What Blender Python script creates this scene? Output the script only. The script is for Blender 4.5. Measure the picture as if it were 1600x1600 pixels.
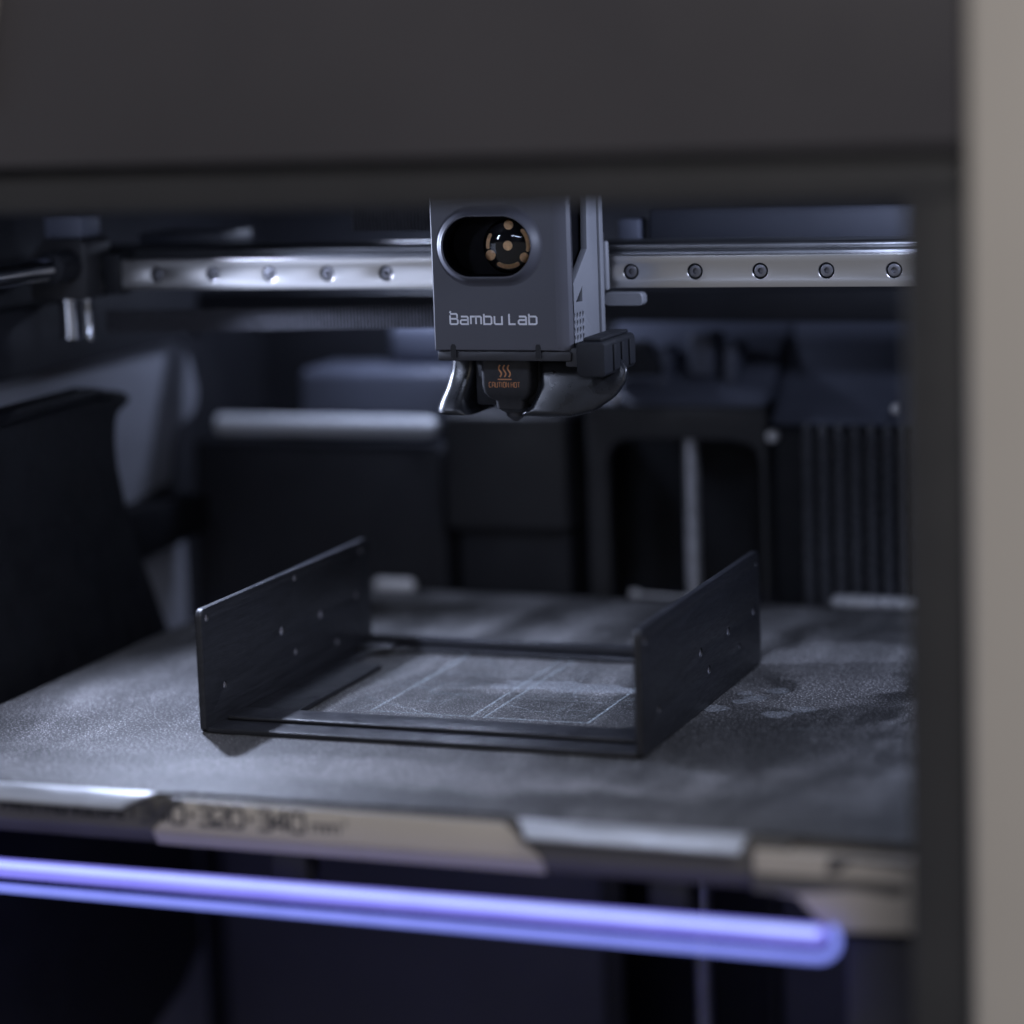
import bpy, bmesh, math, random
from mathutils import Vector, Matrix
random.seed(7)
S = 0.001                                   # everything below is written in millimetres
scene = bpy.context.scene
COL = scene.collection
for o in list(bpy.data.objects): bpy.data.objects.remove(o, do_unlink=True)

# ------------------------------------------------------------------ camera
cam_d = bpy.data.cameras.new('camera'); cam = bpy.data.objects.new('camera', cam_d); COL.objects.link(cam)
PITCH, YAW, ROLL, FPX = -0.1656, 0.3679, -0.036, 4209.4
fw = Vector((-math.sin(YAW)*math.cos(PITCH), math.cos(YAW)*math.cos(PITCH), math.sin(PITCH)))
rt = Vector((math.cos(YAW), math.sin(YAW), 0)); up = rt.cross(fw)
rr = math.cos(ROLL)*rt + math.sin(ROLL)*up; uu = -math.sin(ROLL)*rt + math.cos(ROLL)*up
M = Matrix((rr, uu, -fw)).transposed().to_4x4(); M.translation = Vector((357.87, -763.3, 234.09))*S
cam.matrix_world = M
cam_d.sensor_width = 36.0; cam_d.lens = 36.0*FPX/1600.0
cam_d.clip_start = 0.02; cam_d.clip_end = 20.0
cam_d.dof.use_dof = True; cam_d.dof.focus_distance = 0.986; cam_d.dof.aperture_fstop = 3.1
scene.camera = cam

# ------------------------------------------------------------------ world, lamps, exposure
w = bpy.data.worlds.new('World'); scene.world = w; w.use_nodes = True
bg = w.node_tree.nodes['Background']; bg.inputs[0].default_value = (0.90, 0.91, 1.0, 1); bg.inputs[1].default_value = 0.215
def area(name, loc, target, sx, sy, power, color, along=(0, 1, 0)):
    d = bpy.data.lights.new(name, 'AREA'); d.shape = 'RECTANGLE'; d.size = sx*S; d.size_y = sy*S; d.energy = power; d.color = color
    o = bpy.data.objects.new(name, d); COL.objects.link(o); o.location = Vector(loc)*S
    v = Vector(target)-Vector(loc)
    z = -v.normalized(); yv = Vector(along); x = yv.cross(z)
    if x.length < 1e-3: x = Vector((1, 0, 0))
    x.normalize(); y = z.cross(x)
    m = Matrix((x, y, z)).transposed().to_4x4(); m.translation = Vector(loc)*S; o.matrix_world = m
    return o
LED = (0.63, 0.72, 1.0)
def spot(name, loc, target, cone, power, color, radius):
    d = bpy.data.lights.new(name, 'SPOT'); d.energy = power; d.color = color; d.spot_size = math.radians(cone); d.spot_blend = .5; d.shadow_soft_size = radius*S
    o = bpy.data.objects.new(name, d); COL.objects.link(o); o.location = Vector(loc)*S
    o.rotation_euler = (Vector(target)-Vector(loc)).to_track_quat('-Z', 'Y').to_euler(); return o
spot('chamber_led_left', (-166, 166, 177), (5, 105, 0), 108, 3.0, LED, 4.5)
area('chamber_led_rear', (-114, 356, 182), (-114, 350, 0), 26, 8, 0.15, LED)
area('rail_reflection_light', (-205, 0, 140), (-70, 200, 150), 120, 80, 0.040, LED, (0, 0, 1))  # unseen panel added for the rail's reflection, larger than an LED strip
area('chamber_led_top_left', (-115, -18, 226), (0, 150, 160), 34, 16, 0.09, LED)
area('front_lip_fill', (40, -14, 233), (40, 40, 0), 90, 8, 0.075, LED)  # unseen lamp added to brighten the right front lip
area('chamber_led_right', (192, 150, 215), (20, 190, 110), 8, 130, 0.37, LED)
area('room_softbox', (760, -900, 760), (120, 0, 150), 700, 700, 6.0, (1.0, 0.95, 0.90))
scene.view_settings.view_transform = 'Standard'; scene.view_settings.look = 'None'
scene.view_settings.exposure = 0.0; scene.view_settings.gamma = 1.0
scene.cycles.use_denoising = True
scene.cycles.max_bounces = 8; scene.cycles.sample_clamp_indirect = 4.0

# ------------------------------------------------------------------ materials
MAT = {}
def nd(nt, t, **kw):
    n = nt.nodes.new(t)
    for k, v in kw.items(): setattr(n, k, v)
    return n
def mat(name, col, rough=0.5, metal=0.0, spec=0.5, var=0.25, scale=60.0, bump=0.0, bscale=900.0, rvar=0.12, stretch=(1, 1, 1), coat=0.0):
    """principled surface with uneven tone, uneven gloss and a fine relief; scale = features per metre"""
    m = bpy.data.materials.new(name); m.use_nodes = True; nt = m.node_tree; b = nt.nodes['Principled BSDF']; L = nt.links.new
    tc = nd(nt, 'ShaderNodeTexCoord'); mp = nd(nt, 'ShaderNodeMapping'); mp.inputs['Scale'].default_value = stretch
    L(tc.outputs['Object'], mp.inputs[0])
    n = nd(nt, 'ShaderNodeTexNoise'); n.inputs['Scale'].default_value = scale; n.inputs['Detail'].default_value = 5; L(mp.outputs[0], n.inputs['Vector'])
    mr = nd(nt, 'ShaderNodeMapRange'); mr.inputs[1].default_value = .25; mr.inputs[2].default_value = .75
    mr.inputs[3].default_value = 1-var; mr.inputs[4].default_value = 1+var; L(n.outputs[0], mr.inputs[0])
    mx = nd(nt, 'ShaderNodeMix', data_type='RGBA', blend_type='MULTIPLY'); mx.inputs[0].default_value = 1
    mx.inputs[6].default_value = (*col, 1); L(mr.outputs[0], mx.inputs[7]); L(mx.outputs[2], b.inputs['Base Color'])
    r2 = nd(nt, 'ShaderNodeMapRange'); r2.inputs[1].default_value = .25; r2.inputs[2].default_value = .75
    r2.inputs[3].default_value = max(.02, rough-rvar); r2.inputs[4].default_value = min(1, rough+rvar)
    n2 = nd(nt, 'ShaderNodeTexNoise'); n2.inputs['Scale'].default_value = scale*3.1; n2.inputs['Detail'].default_value = 4; L(mp.outputs[0], n2.inputs['Vector'])
    L(n2.outputs[0], r2.inputs[0]); L(r2.outputs[0], b.inputs['Roughness'])
    b.inputs['Metallic'].default_value = metal; b.inputs['Specular IOR Level'].default_value = spec; b.inputs['Coat Weight'].default_value = coat
    if bump:
        n3 = nd(nt, 'ShaderNodeTexNoise'); n3.inputs['Scale'].default_value = bscale; n3.inputs['Detail'].default_value = 3; L(mp.outputs[0], n3.inputs['Vector'])
        bp = nd(nt, 'ShaderNodeBump'); bp.inputs['Strength'].default_value = bump; bp.inputs['Distance'].default_value = 0.0003
        L(n3.outputs[0], bp.inputs['Height']); L(bp.outputs[0], b.inputs['Normal'])
    MAT[name] = m; return m
mat('header_plastic', (.062, .058, .065), .42, var=.17, scale=7, bump=.08)
mat('jamb_plastic', (.030, .030, .033), .5, var=.15, scale=20, bump=.1)
mat('beige_plastic', (.50, .465, .425), .55, var=.05, scale=9, bump=.06)
mat('beige_bed', (.47, .43, .385), .55, var=.06, scale=30, bump=.06)
mat('black_plastic', (.016, .017, .021), .6, var=.25, scale=40, bump=.15, spec=.3)
mat('shroud_black', (.005, .0055, .008), .65, var=.25, scale=40, bump=.15, spec=.18)
mat('lip_steel', (.50, .51, .53), .42, metal=.6, var=.18, scale=90, stretch=(.3, 1, 1))
mat('stop_metal', (.92, .92, .94), .25, metal=.15, var=.08, scale=120)
mat('ledge_highlight', (.78, .80, .84), .35, var=.1, scale=20)  # pale colour painting the highlight of the metal ledge
mat('black_gloss', (.013, .014, .017), .18, var=.2, scale=50, spec=.6)
mat('dark_wall', (.015, .016, .022), .7, var=.25, scale=15, bump=.1)
mat('grey_panel', (.24, .25, .29), .7, var=.08, scale=8)
mat('blue_grey_plastic', (.11, .12, .16), .5, var=.15, scale=18)
mat('lower_wall', (.10, .10, .115), .6, var=.2, scale=10)
mat('rib_plastic', (.105, .107, .12), .28, var=.2, scale=40)
mat('beam_metal', (.22, .225, .24), .38, metal=1, var=.1, scale=30, stretch=(.2, 1, 1))
mat('satin_black', (.012, .013, .016), .30, var=.25, scale=60, spec=.5, rvar=.08)
mat('dark_blue_plastic', (.032, .035, .047), .55, var=.15, scale=18)
mat('glint_grey', (.24, .24, .28), .35, var=.2, scale=200)  # lighter grey painting the light caught inside the drilled holes
mat('print_black', (.018, .019, .024), .42, var=.35, scale=60, bump=.35, bscale=140, stretch=(1, 1, 14))
mat('head_grey', (.076, .076, .090), .48, var=.05, scale=30, bump=.10, bscale=5000, rvar=.05)
mat('head_side_grey', (.20, .205, .225), .5, var=.05, scale=30, bump=.08, bscale=5000, rvar=.05)
mat('head_dark', (.035, .035, .040), .5, var=.15, scale=50)
mat('steel', (.60, .59, .58), .30, metal=1, var=.07, scale=25, stretch=(.25, 1, 3), rvar=.025)
mat('screw_steel', (.24, .24, .26), .42, metal=1, var=.15, scale=300)
mat('aluminium', (.50, .51, .54), .32, metal=1, var=.08, scale=30, stretch=(.2, 1, 1))
mat('chrome', (.62, .63, .66), .12, metal=1, var=.05, scale=40, rvar=.04)
mat('bright_steel', (.86, .86, .88), .36, metal=.5, var=.10, scale=120)
mat('screw_thread', (.62, .62, .65), .35, metal=.5, var=.2, scale=150)
mat('bed_dark_and_shade', (.095, .090, .088), .5, var=.12, scale=30, bump=.08)  # also paints the shade of the front lips on the beige frame
mat('belt_black', (.008, .008, .010), .8, spec=.2)
mat('rubber', (.020, .020, .023), .65, var=.2, scale=120, bump=.2, bscale=3000)
mat('belt_tooth_shaded', (.06, .06, .07), .6, var=.3, scale=400)  # toned-down copy of the teeth, shade painted against lamp light on the upper belt
mat('belt_tooth', (.095, .095, .11), .55, var=.3, scale=400)
mat('copper', (.85, .50, .22), .42, metal=.0, var=.25, scale=900, rvar=.15)
mat('print_white', (.78, .78, .82), .5, var=.08, scale=300)
mat('print_orange', (.52, .22, .09), .55, var=.15, scale=600)
mat('print_dark', (.055, .055, .065), .6, var=.1, scale=200)
mat('socket_black', (.008, .008, .010), .6)
mat('lens_black', (.002, .002, .003), .6, var=.1, spec=.08)

def glass():
    m = bpy.data.materials.new('dome_glass'); m.use_nodes = True; nt = m.node_tree; nt.nodes.clear(); L = nt.links.new
    o = nd(nt, 'ShaderNodeOutputMaterial'); mx = nd(nt, 'ShaderNodeMixShader'); t = nd(nt, 'ShaderNodeBsdfTransparent'); g = nd(nt, 'ShaderNodeBsdfGlossy')
    t.inputs[0].default_value = (.93, .94, .97, 1); g.inputs['Roughness'].default_value = .03
    n = nd(nt, 'ShaderNodeTexNoise'); n.inputs['Scale'].default_value = 500; r = nd(nt, 'ShaderNodeMapRange'); r.inputs[3].default_value = .02; r.inputs[4].default_value = .07
    L(n.outputs[0], r.inputs[0]); L(r.outputs[0], g.inputs['Roughness'])
    f = nd(nt, 'ShaderNodeFresnel'); f.inputs[0].default_value = 1.6
    L(f.outputs[0], mx.inputs[0]); L(t.outputs[0], mx.inputs[1]); L(g.outputs[0], mx.inputs[2]); L(mx.outputs[0], o.inputs[0]); MAT['dome_glass'] = m
glass()
def emissive(name, col, strength):
    m = mat(name, (.25, .27, .5), .3)
    b = m.node_tree.nodes['Principled BSDF']; nt = m.node_tree
    n = nd(nt, 'ShaderNodeTexNoise'); n.inputs['Scale'].default_value = 30; r = nd(nt, 'ShaderNodeMapRange'); r.inputs[3].default_value = strength*.9; r.inputs[4].default_value = strength*1.1
    nt.links.new(n.outputs[0], r.inputs[0]); nt.links.new(r.outputs[0], b.inputs['Emission Strength']); b.inputs['Emission Color'].default_value = (*col, 1)
emissive('glow_core', (.50, .62, 1.3), 1.0)
emissive('glow_body', (.23, .21, 1.05), .78)
emissive('glow_low', (.21, .27, 1.0), .74)

def plate_material():
    """dark powder-textured steel sheet: sparkling grain, worn pale patches, darker patches"""
    m = bpy.data.materials.new('textured_sheet'); m.use_nodes = True; nt = m.node_tree; b = nt.nodes['Principled BSDF']; L = nt.links.new
    tc = nd(nt, 'ShaderNodeTexCoord'); P = tc.outputs['Object']
    def noise(scale, detail=4, rough=.55, vec=None, dist=0):
        n = nd(nt, 'ShaderNodeTexNoise'); n.inputs['Scale'].default_value = scale; n.inputs['Detail'].default_value = detail
        n.inputs['Roughness'].default_value = rough; n.inputs['Distortion'].default_value = dist; L(vec or P, n.inputs['Vector']); return n.outputs[0]
    def rng(v, a, c, lo=0., hi=1., smooth=True):
        r = nd(nt, 'ShaderNodeMapRange'); r.interpolation_type = 'SMOOTHSTEP' if smooth else 'LINEAR'
        r.inputs[1].default_value = a; r.inputs[2].default_value = c; r.inputs[3].default_value = lo; r.inputs[4].default_value = hi; L(v, r.inputs[0]); return r.outputs[0]
    def mth(op, a, c=None):
        n = nd(nt, 'ShaderNodeMath', operation=op)
        for i, v in enumerate((a, c)):
            if v is None: continue
            if isinstance(v, (int, float)): n.inputs[i].default_value = v
            else: L(v, n.inputs[i])
        return n.outputs[0]
    warp = nd(nt, 'ShaderNodeTexNoise'); warp.inputs['Scale'].default_value = 45; warp.inputs['Detail'].default_value = 5; L(P, warp.inputs['Vector'])
    wv = nd(nt, 'ShaderNodeVectorMath', operation='SCALE'); L(warp.outputs['Color'], wv.inputs[0]); wv.inputs['Scale'].default_value = .028
    wp = nd(nt, 'ShaderNodeVectorMath', operation='ADD'); L(P, wp.inputs[0]); L(wv.outputs[0], wp.inputs[1])
    def blob(cx, cy, rx, ry, ang=0, soft=.45, warped=True):
        mp = nd(nt, 'ShaderNodeMapping'); mp.vector_type = 'TEXTURE'
        off = .014 if warped else 0
        mp.inputs['Location'].default_value = (cx*S+off, cy*S+off, 0); mp.inputs['Rotation'].default_value = (0, 0, math.radians(ang)); mp.inputs['Scale'].default_value = (rx*S, ry*S, 1)
        L(wp.outputs[0] if warped else P, mp.inputs[0])
        sx = nd(nt, 'ShaderNodeSeparateXYZ'); L(mp.outputs[0], sx.inputs[0])
        d = mth('SQRT', mth('ADD', mth('MULTIPLY', sx.outputs[0], sx.outputs[0]), mth('MULTIPLY', sx.outputs[1], sx.outputs[1])))
        return rng(d, 1+soft*.5, 1-soft*.5)
    pale = None
    for a in PALE:
        v = mth('MULTIPLY', blob(*a[:-1]), a[-1]); pale = v if pale is None else mth('MAXIMUM', pale, v)
    darker = None
    for a in DARKER:
        v = mth('MULTIPLY', blob(*a[:-1]), a[-1]); darker = v if darker is None else mth('MAXIMUM', darker, v)
    streak = nd(nt, 'ShaderNodeMapping'); streak.inputs['Scale'].default_value = (1, .22, 1); streak.inputs['Rotation'].default_value = (0, 0, math.radians(12)); L(P, streak.inputs[0])
    scr = noise(70, 6, .6, streak.outputs[0], .6); scuff = rng(scr, .45, .72)
    broad = rng(noise(16, 6, .6, None, .5), .35, .7)
    grain = rng(noise(1250, 1.5, .65), .57, .66)
    coarse = rng(noise(900, 3, .6), .42, .70)
    v = mth('ADD', mth('MULTIPLY', scuff, .45), mth('MULTIPLY', broad, .40))
    v = mth('ADD', v, pale); v = mth('MULTIPLY', v, mth('SUBTRACT', 1.0, darker)); v = mth('MINIMUM', v, 1.5)
    tone = mth('ADD', .030, mth('MULTIPLY', v, .115))
    sp = mth('MULTIPLY', grain, mth('ADD', .22, mth('MULTIPLY', v, .46)))
    tone = mth('ADD', mth('MULTIPLY', tone, mth('ADD', .55, mth('MULTIPLY', coarse, .75))), sp)
    cx = nd(nt, 'ShaderNodeCombineColor'); L(tone, cx.inputs[0]); L(mth('MULTIPLY', tone, .985), cx.inputs[1]); L(mth('MULTIPLY', tone, 1.0), cx.inputs[2])
    L(cx.outputs[0], b.inputs['Base Color'])
    L(rng(scr, .3, .8, .42, .62, False), b.inputs['Roughness']); b.inputs['Specular IOR Level'].default_value = .45
    bp = nd(nt, 'ShaderNodeBump'); bp.inputs['Strength'].default_value = .55; bp.inputs['Distance'].default_value = .00025
    L(mth('ADD', noise(1700, 2, .6), mth('MULTIPLY', coarse, .5)), bp.inputs['Height']); L(bp.outputs[0], b.inputs['Normal'])
    MAT['textured_sheet'] = m
#        cx   cy   rx  ry  angle soft strength (positions on the sheet, mm)
PALE = [(108, 240, 40, 30, 8, .35, .75), (118, 195, 36, 20, 20, .4, .8), (112, 165, 22, 10, 25, .5, .7), (158, 178, 7, 42, -14, .5, .8), (168, 135, 14, 30, -20, .6, .6), (160, 55, 14, 60, -30, .8, .40), (120, 60, 12, 40, -35, .8, .3),
        (10, 205, 60, 22, 5, .8, .4), (15, 165, 42, 7, 8, .5, .5), (-20, 40, 70, 16, 4, .7, .6), (50, 32, 45, 8, 8, .6, .55), (-130, 80, 50, 90, 10, .9, .35), (-100, 290, 12, 60, -6, .7, .45), (-62, 290, 14, 60, -6, .6, .5), (-15, 280, 12, 60, -6, .6, .55), (28, 285, 10, 60, -6, .6, .55), (62, 280, 10, 60, -6, .6, .45)]
DARKER = [(104, 105, 34, 36, 20, .6, .92), (150, 205, 8, 34, -14, .4, .95), (78, 24, 28, 9, 4, .4, .8), (145, 15, 36, 25, 0, .7, .6), (95, 190, 7, 14, 20, .5, .8), (28, 138, 17, 13, 0, .4, .55), (-22, 142, 13, 18, 0, .5, .45), (8, 275, 5, 70, -6, .6, .85), (-40, 275, 5, 60, -6, .6, .85), (45, 280, 5, 70, -6, .6, .85), (82, 285, 4, 70, -8, .6, .85), (125, 300, 26, 12, 0, .6, .6), (-120, 35, 30, 8, 0, .8, .4)]  # patches that darken the sheet colour
plate_material()

def residue_material():
    m = mat('residue', (.50, .57, .60), .7, var=.2, scale=300); nt = m.node_tree; b = nt.nodes['Principled BSDF']
    n = nd(nt, 'ShaderNodeTexNoise'); n.inputs['Scale'].default_value = 700; n.inputs['Detail'].default_value = 5; n.inputs['Roughness'].default_value = .7
    tc = nd(nt, 'ShaderNodeTexCoord'); nt.links.new(tc.outputs['Object'], n.inputs['Vector'])
    r = nd(nt, 'ShaderNodeMapRange'); r.inputs[1].default_value = .38; r.inputs[2].default_value = .68; r.inputs[3].default_value = 0; r.inputs[4].default_value = .8
    nt.links.new(n.outputs[0], r.inputs[0]); nt.links.new(r.outputs[0], b.inputs['Alpha'])
residue_material()
def film_material():
    m = mat('film', (.40, .42, .45), .6, var=.2, scale=300); nt = m.node_tree; b = nt.nodes['Principled BSDF']
    n = nd(nt, 'ShaderNodeTexNoise'); n.inputs['Scale'].default_value = 850; n.inputs['Detail'].default_value = 4; n.inputs['Roughness'].default_value = .7
    tc = nd(nt, 'ShaderNodeTexCoord'); nt.links.new(tc.outputs['Object'], n.inputs['Vector'])
    r = nd(nt, 'ShaderNodeMapRange'); r.inputs[1].default_value = .40; r.inputs[2].default_value = .66; r.inputs[3].default_value = .06; r.inputs[4].default_value = .78
    nt.links.new(n.outputs[0], r.inputs[0]); nt.links.new(r.outputs[0], b.inputs['Alpha'])
film_material()

# ------------------------------------------------------------------ mesh helpers
def obj(name, me, m, parent=None):
    o = bpy.data.objects.new(name, me); COL.objects.link(o)
    if m is not None and not me.materials: me.materials.append(MAT[m] if isinstance(m, str) else m)
    if parent is not None: o.parent = parent
    return o
def tag(o, label, cat, group=None):
    o['label'] = label; o['category'] = cat
    if group: o['group'] = group
    return o
def thing(name, label, cat, group=None):
    o = bpy.data.objects.new(name, None); COL.objects.link(o); o.empty_display_size = .01
    return tag(o, label, cat, group)
def finish(bm, name, smooth=True, angle=35):
    bmesh.ops.recalc_face_normals(bm, faces=bm.faces)
    for v in bm.verts: v.co *= S
    if smooth:
        for f in bm.faces: f.smooth = True
        for e in bm.edges:
            if len(e.link_faces) != 2 or e.calc_face_angle(0) > math.radians(angle): e.smooth = False
    me = bpy.data.meshes.new(name); bm.to_mesh(me); bm.free(); return me
def _box(bm, x0, x1, y0, y1, z0, z1):
    vs = [bm.verts.new((x, y, z)) for x in (x0, x1) for y in (y0, y1) for z in (z0, z1)]
    for f in ((0, 1, 3, 2), (4, 6, 7, 5), (0, 4, 5, 1), (2, 3, 7, 6), (0, 2, 6, 4), (1, 5, 7, 3)): bm.faces.new([vs[i] for i in f])
    return vs
def bevel_all(bm, r, seg=2, ang=20):
    bmesh.ops.recalc_face_normals(bm, faces=bm.faces)
    es = [e for e in bm.edges if len(e.link_faces) == 2 and e.calc_face_angle(0) > math.radians(ang)]
    bmesh.ops.bevel(bm, geom=es, offset=r, segments=seg, profile=.5, affect='EDGES', clamp_overlap=True)
def box(name, x0, x1, y0, y1, z0, z1, m, parent=None, r=.5, seg=2):
    bm = bmesh.new(); _box(bm, x0, x1, y0, y1, z0, z1)
    if r: bevel_all(bm, r, seg)
    return obj(name, finish(bm, name), m, parent)
def prism(name, pts, axis, a0, a1, m, parent=None, r=.5, seg=2, ang=20):
    """closed outline extruded along an axis; pts are (y,z) for x, (x,z) for y, (x,y) for z"""
    bm = bmesh.new(); n = len(pts)
    def P(u, v, a): return {'x': (a, u, v), 'y': (u, a, v), 'z': (u, v, a)}[axis]
    A = [bm.verts.new(P(u, v, a0)) for u, v in pts]; B = [bm.verts.new(P(u, v, a1)) for u, v in pts]
    bm.faces.new(A); bm.faces.new(B[::-1])
    for i in range(n): bm.faces.new((A[i], A[(i+1) % n], B[(i+1) % n], B[i]))
    if r: bevel_all(bm, r, seg, ang)
    return obj(name, finish(bm, name), m, parent)
def loft(name, loops, m, parent=None, cap0=True, cap1=True, angle=35):
    bm = bmesh.new(); R = [[bm.verts.new(p) for p in l] for l in loops]; n = len(R[0])
    for a, b in zip(R, R[1:]):
        for i in range(n): bm.faces.new((a[i], a[(i+1) % n], b[(i+1) % n], b[i]))
    if cap0: bm.faces.new(R[0][::-1])
    if cap1: bm.faces.new(R[-1])
    return obj(name, finish(bm, name, True, angle), m, parent)
def ring(c, r, axis, n=32, a=0.0, ph=0.0):
    out = []
    for i in range(n):
        t = ph+2*math.pi*i/n; u, v = r*math.cos(t), r*math.sin(t)
        out.append({'x': (a, c[0]+u, c[1]+v), 'y': (c[0]+u, a, c[1]+v), 'z': (c[0]+u, c[1]+v, a)}[axis])
    return out
def rod(name, c, axis, prof, m, parent=None, n=32):
    """round body: prof = [(position along axis, radius), ...]"""
    return loft(name, [ring(c, r, axis, n, a) for a, r in prof], m, parent)
def plate(name, outer, holes, axis, a0, a1, m, parent=None, bev=.3):
    """flat sheet with real openings, from closed outlines"""
    cu = bpy.data.curves.new(name, 'CURVE'); cu.dimensions = '2D'; cu.fill_mode = 'BOTH'
    for pts in [outer]+holes:
        s = cu.splines.new('POLY'); s.points.add(len(pts)-1); s.use_cyclic_u = True
        for p, q in zip(s.points, pts): p.co = (q[0], q[1], 0, 1)
    h = abs(a1-a0)/2; cu.extrude = h-bev; cu.bevel_depth = bev; cu.bevel_resolution = 2; cu.offset = -bev
    t = bpy.data.objects.new('tmp', cu); COL.objects.link(t)
    bpy.context.view_layer.update()
    me = bpy.data.meshes.new_from_object(t.evaluated_get(bpy.context.evaluated_depsgraph_get()))
    bpy.data.objects.remove(t, do_unlink=True); bpy.data.curves.remove(cu)
    mid = (a0+a1)/2; bm = bmesh.new(); bm.from_mesh(me); bpy.data.meshes.remove(me)
    bmesh.ops.remove_doubles(bm, verts=bm.verts, dist=1e-4)
    for v in bm.verts:
        u, q, k = v.co; v.co = {'x': (mid+k, u, q), 'y': (u, mid+k, q), 'z': (u, q, mid+k)}[axis]
    return obj(name, finish(bm, name), m, parent)
def circ(cx, cy, r, n=24, ry=None):
    return [(cx+r*math.cos(2*math.pi*i/n), cy+(ry or r)*math.sin(2*math.pi*i/n)) for i in range(n)]
def rrect(x0, x1, y0, y1, r, n=6):
    out = []
    for cx, cy, a in ((x1-r, y1-r, 0), (x0+r, y1-r, 90), (x0+r, y0+r, 180), (x1-r, y0+r, 270)):
        for i in range(n+1):
            t = math.radians(a+90*i/n); out.append((cx+r*math.cos(t), cy+r*math.sin(t)))
    return out
def tube(name, path, r, m, parent=None, n=16, cap=True):
    loops = []; P = [Vector(p) for p in path]
    for i, p in enumerate(P):
        d = (P[min(i+1, len(P)-1)]-P[max(i-1, 0)]).normalized(); a = Vector((0, 1, 0)); b = d.cross(a).normalized(); a = b.cross(d)
        loops.append([tuple(p+r*(math.cos(2*math.pi*k/n)*a+math.sin(2*math.pi*k/n)*b)) for k in range(n)])
    return loft(name, loops, m, parent, cap, cap)
def ribbon_bm(bm, pts, wd, P, closed=False):
    """flat stroke of even width along a 2D polyline, mitred corners; P maps (u,v) to 3D"""
    n = len(pts); L, R = [], []
    for i in range(n):
        p = Vector(pts[i]); a = Vector(pts[i-1]) if (i or closed) else None; c = Vector(pts[(i+1) % n]) if (i < n-1 or closed) else None
        d1 = (p-a).normalized() if a is not None else None; d2 = (c-p).normalized() if c is not None else None
        d1 = d1 or d2; d2 = d2 or d1
        n1 = Vector((-d1.y, d1.x)); n2 = Vector((-d2.y, d2.x)); mm = (n1+n2).normalized(); k = wd/2/max(.35, mm.dot(n1))
        L.append(bm.verts.new(P(*(p+mm*k)))); R.append(bm.verts.new(P(*(p-mm*k))))
    for i in range(n if closed else n-1):
        j = (i+1) % n; bm.faces.new((L[i], L[j], R[j], R[i]))
GLYPH = {   # strokes in a 1 x 1.0 cell (width given), squared technical lettering
 'B': (1.12, [[(0, 0), (.72, 0), (.82, .1), (.82, .38), (.7, .52), (.1, .52)], [(.7, .52), (.76, .62), (.76, .9), (.66, 1), (0, 1)], [(0, 0), (0, .86)], [(-.04, 1.1), (.10, 1.26)]]),
 'a': (1.12, [[(.06, .74), (.7, .74), (.8, .64), (.8, 0), (.12, 0), (0, .1), (0, .3), (.12, .4), (.8, .4)]]),
 'm': (1.42, [[(0, 0), (0, .74), (1.0, .74), (1.1, .64), (1.1, 0)], [(.55, 0), (.55, .74)]]),
 'b': (1.12, [[(0, 1), (0, 0), (.68, 0), (.8, .1), (.8, .64), (.68, .74), (0, .74)]]),
 'u': (1.12, [[(0, .78), (0, .1), (.12, 0), (.8, 0), (.8, .78)]]),
 'L': (1.0, [[(0, 1), (0, 0), (.68, 0)]]), ' ': (.45, []),
 '3': (.85, [[(0, 1), (.6, 1), (.7, .9), (.7, .1), (.6, 0), (0, 0)], [(.15, .52), (.7, .52)]]),
 '4': (.9, [[(.55, 0), (.55, 1), (0, .35), (0, .28), (.75, .28)]]),
 '2': (.85, [[(0, 1), (.6, 1), (.7, .9), (.7, .6), (0, .12), (0, 0), (.72, 0)]]),
 '0': (.9, [[(.1, 0), (.6, 0), (.7, .1), (.7, .9), (.6, 1), (.1, 1), (0, .9), (0, .1), (.1, 0)]]),
 '*': (.62, [[(.14, .42), (.34, .62)], [(.14, .62), (.34, .42)]]), '|': (.5, [[(.1, -.1), (.1, 1.1)]]),
 'C': (1.0, [[(.7, 1), (.1, 1), (0, .9), (0, .1), (.1, 0), (.7, 0)]]), 'A': (1.0, [[(0, 0), (0, .85), (.15, 1), (.55, 1), (.7, .85), (.7, 0)], [(0, .4), (.7, .4)]]),
 'U': (1.0, [[(0, 1), (0, .1), (.1, 0), (.6, 0), (.7, .1), (.7, 1)]]), 'T': (1.0, [[(0, 1), (.74, 1)], [(.37, 1), (.37, 0)]]), 'I': (.52, [[(.08, 0), (.08, 1)]]),
 'O': (1.02, [[(.1, 0), (.6, 0), (.7, .1), (.7, .9), (.6, 1), (.1, 1), (0, .9), (0, .1), (.1, 0)]]), 'N': (1.02, [[(0, 0), (0, 1), (.7, 0), (.7, 1)]]),
 'H': (1.02, [[(0, 0), (0, 1)], [(.7, 0), (.7, 1)], [(0, .5), (.7, .5)]]), 'P': (.85, [[(0, 0), (0, 1), (.6, 1), (.7, .9), (.7, .55), (.6, .45), (0, .45)]]),
 'R': (.85, [[(0, 0), (0, 1), (.6, 1), (.7, .9), (.7, .55), (.6, .45), (0, .45)], [(.35, .45), (.7, 0)]]), 'V': (.9, [[(0, 1), (.37, 0), (.74, 1)]]),
 'M': (1.0, [[(0, 0), (0, 1), (.42, .4), (.84, 1), (.84, 0)]]), 'E': (.8, [[(.66, 1), (0, 1), (0, 0), (.66, 0)], [(0, .5), (.6, .5)]]), 'D': (.9, [[(0, 0), (0, 1), (.55, 1), (.7, .85), (.7, .15), (.55, 0), (0, 0)]]),
 'G': (.85, [[(.7, 1), (.1, 1), (0, .9), (0, .1), (.1, 0), (.7, 0), (.7, .48), (.4, .48)]]),
}
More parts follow.
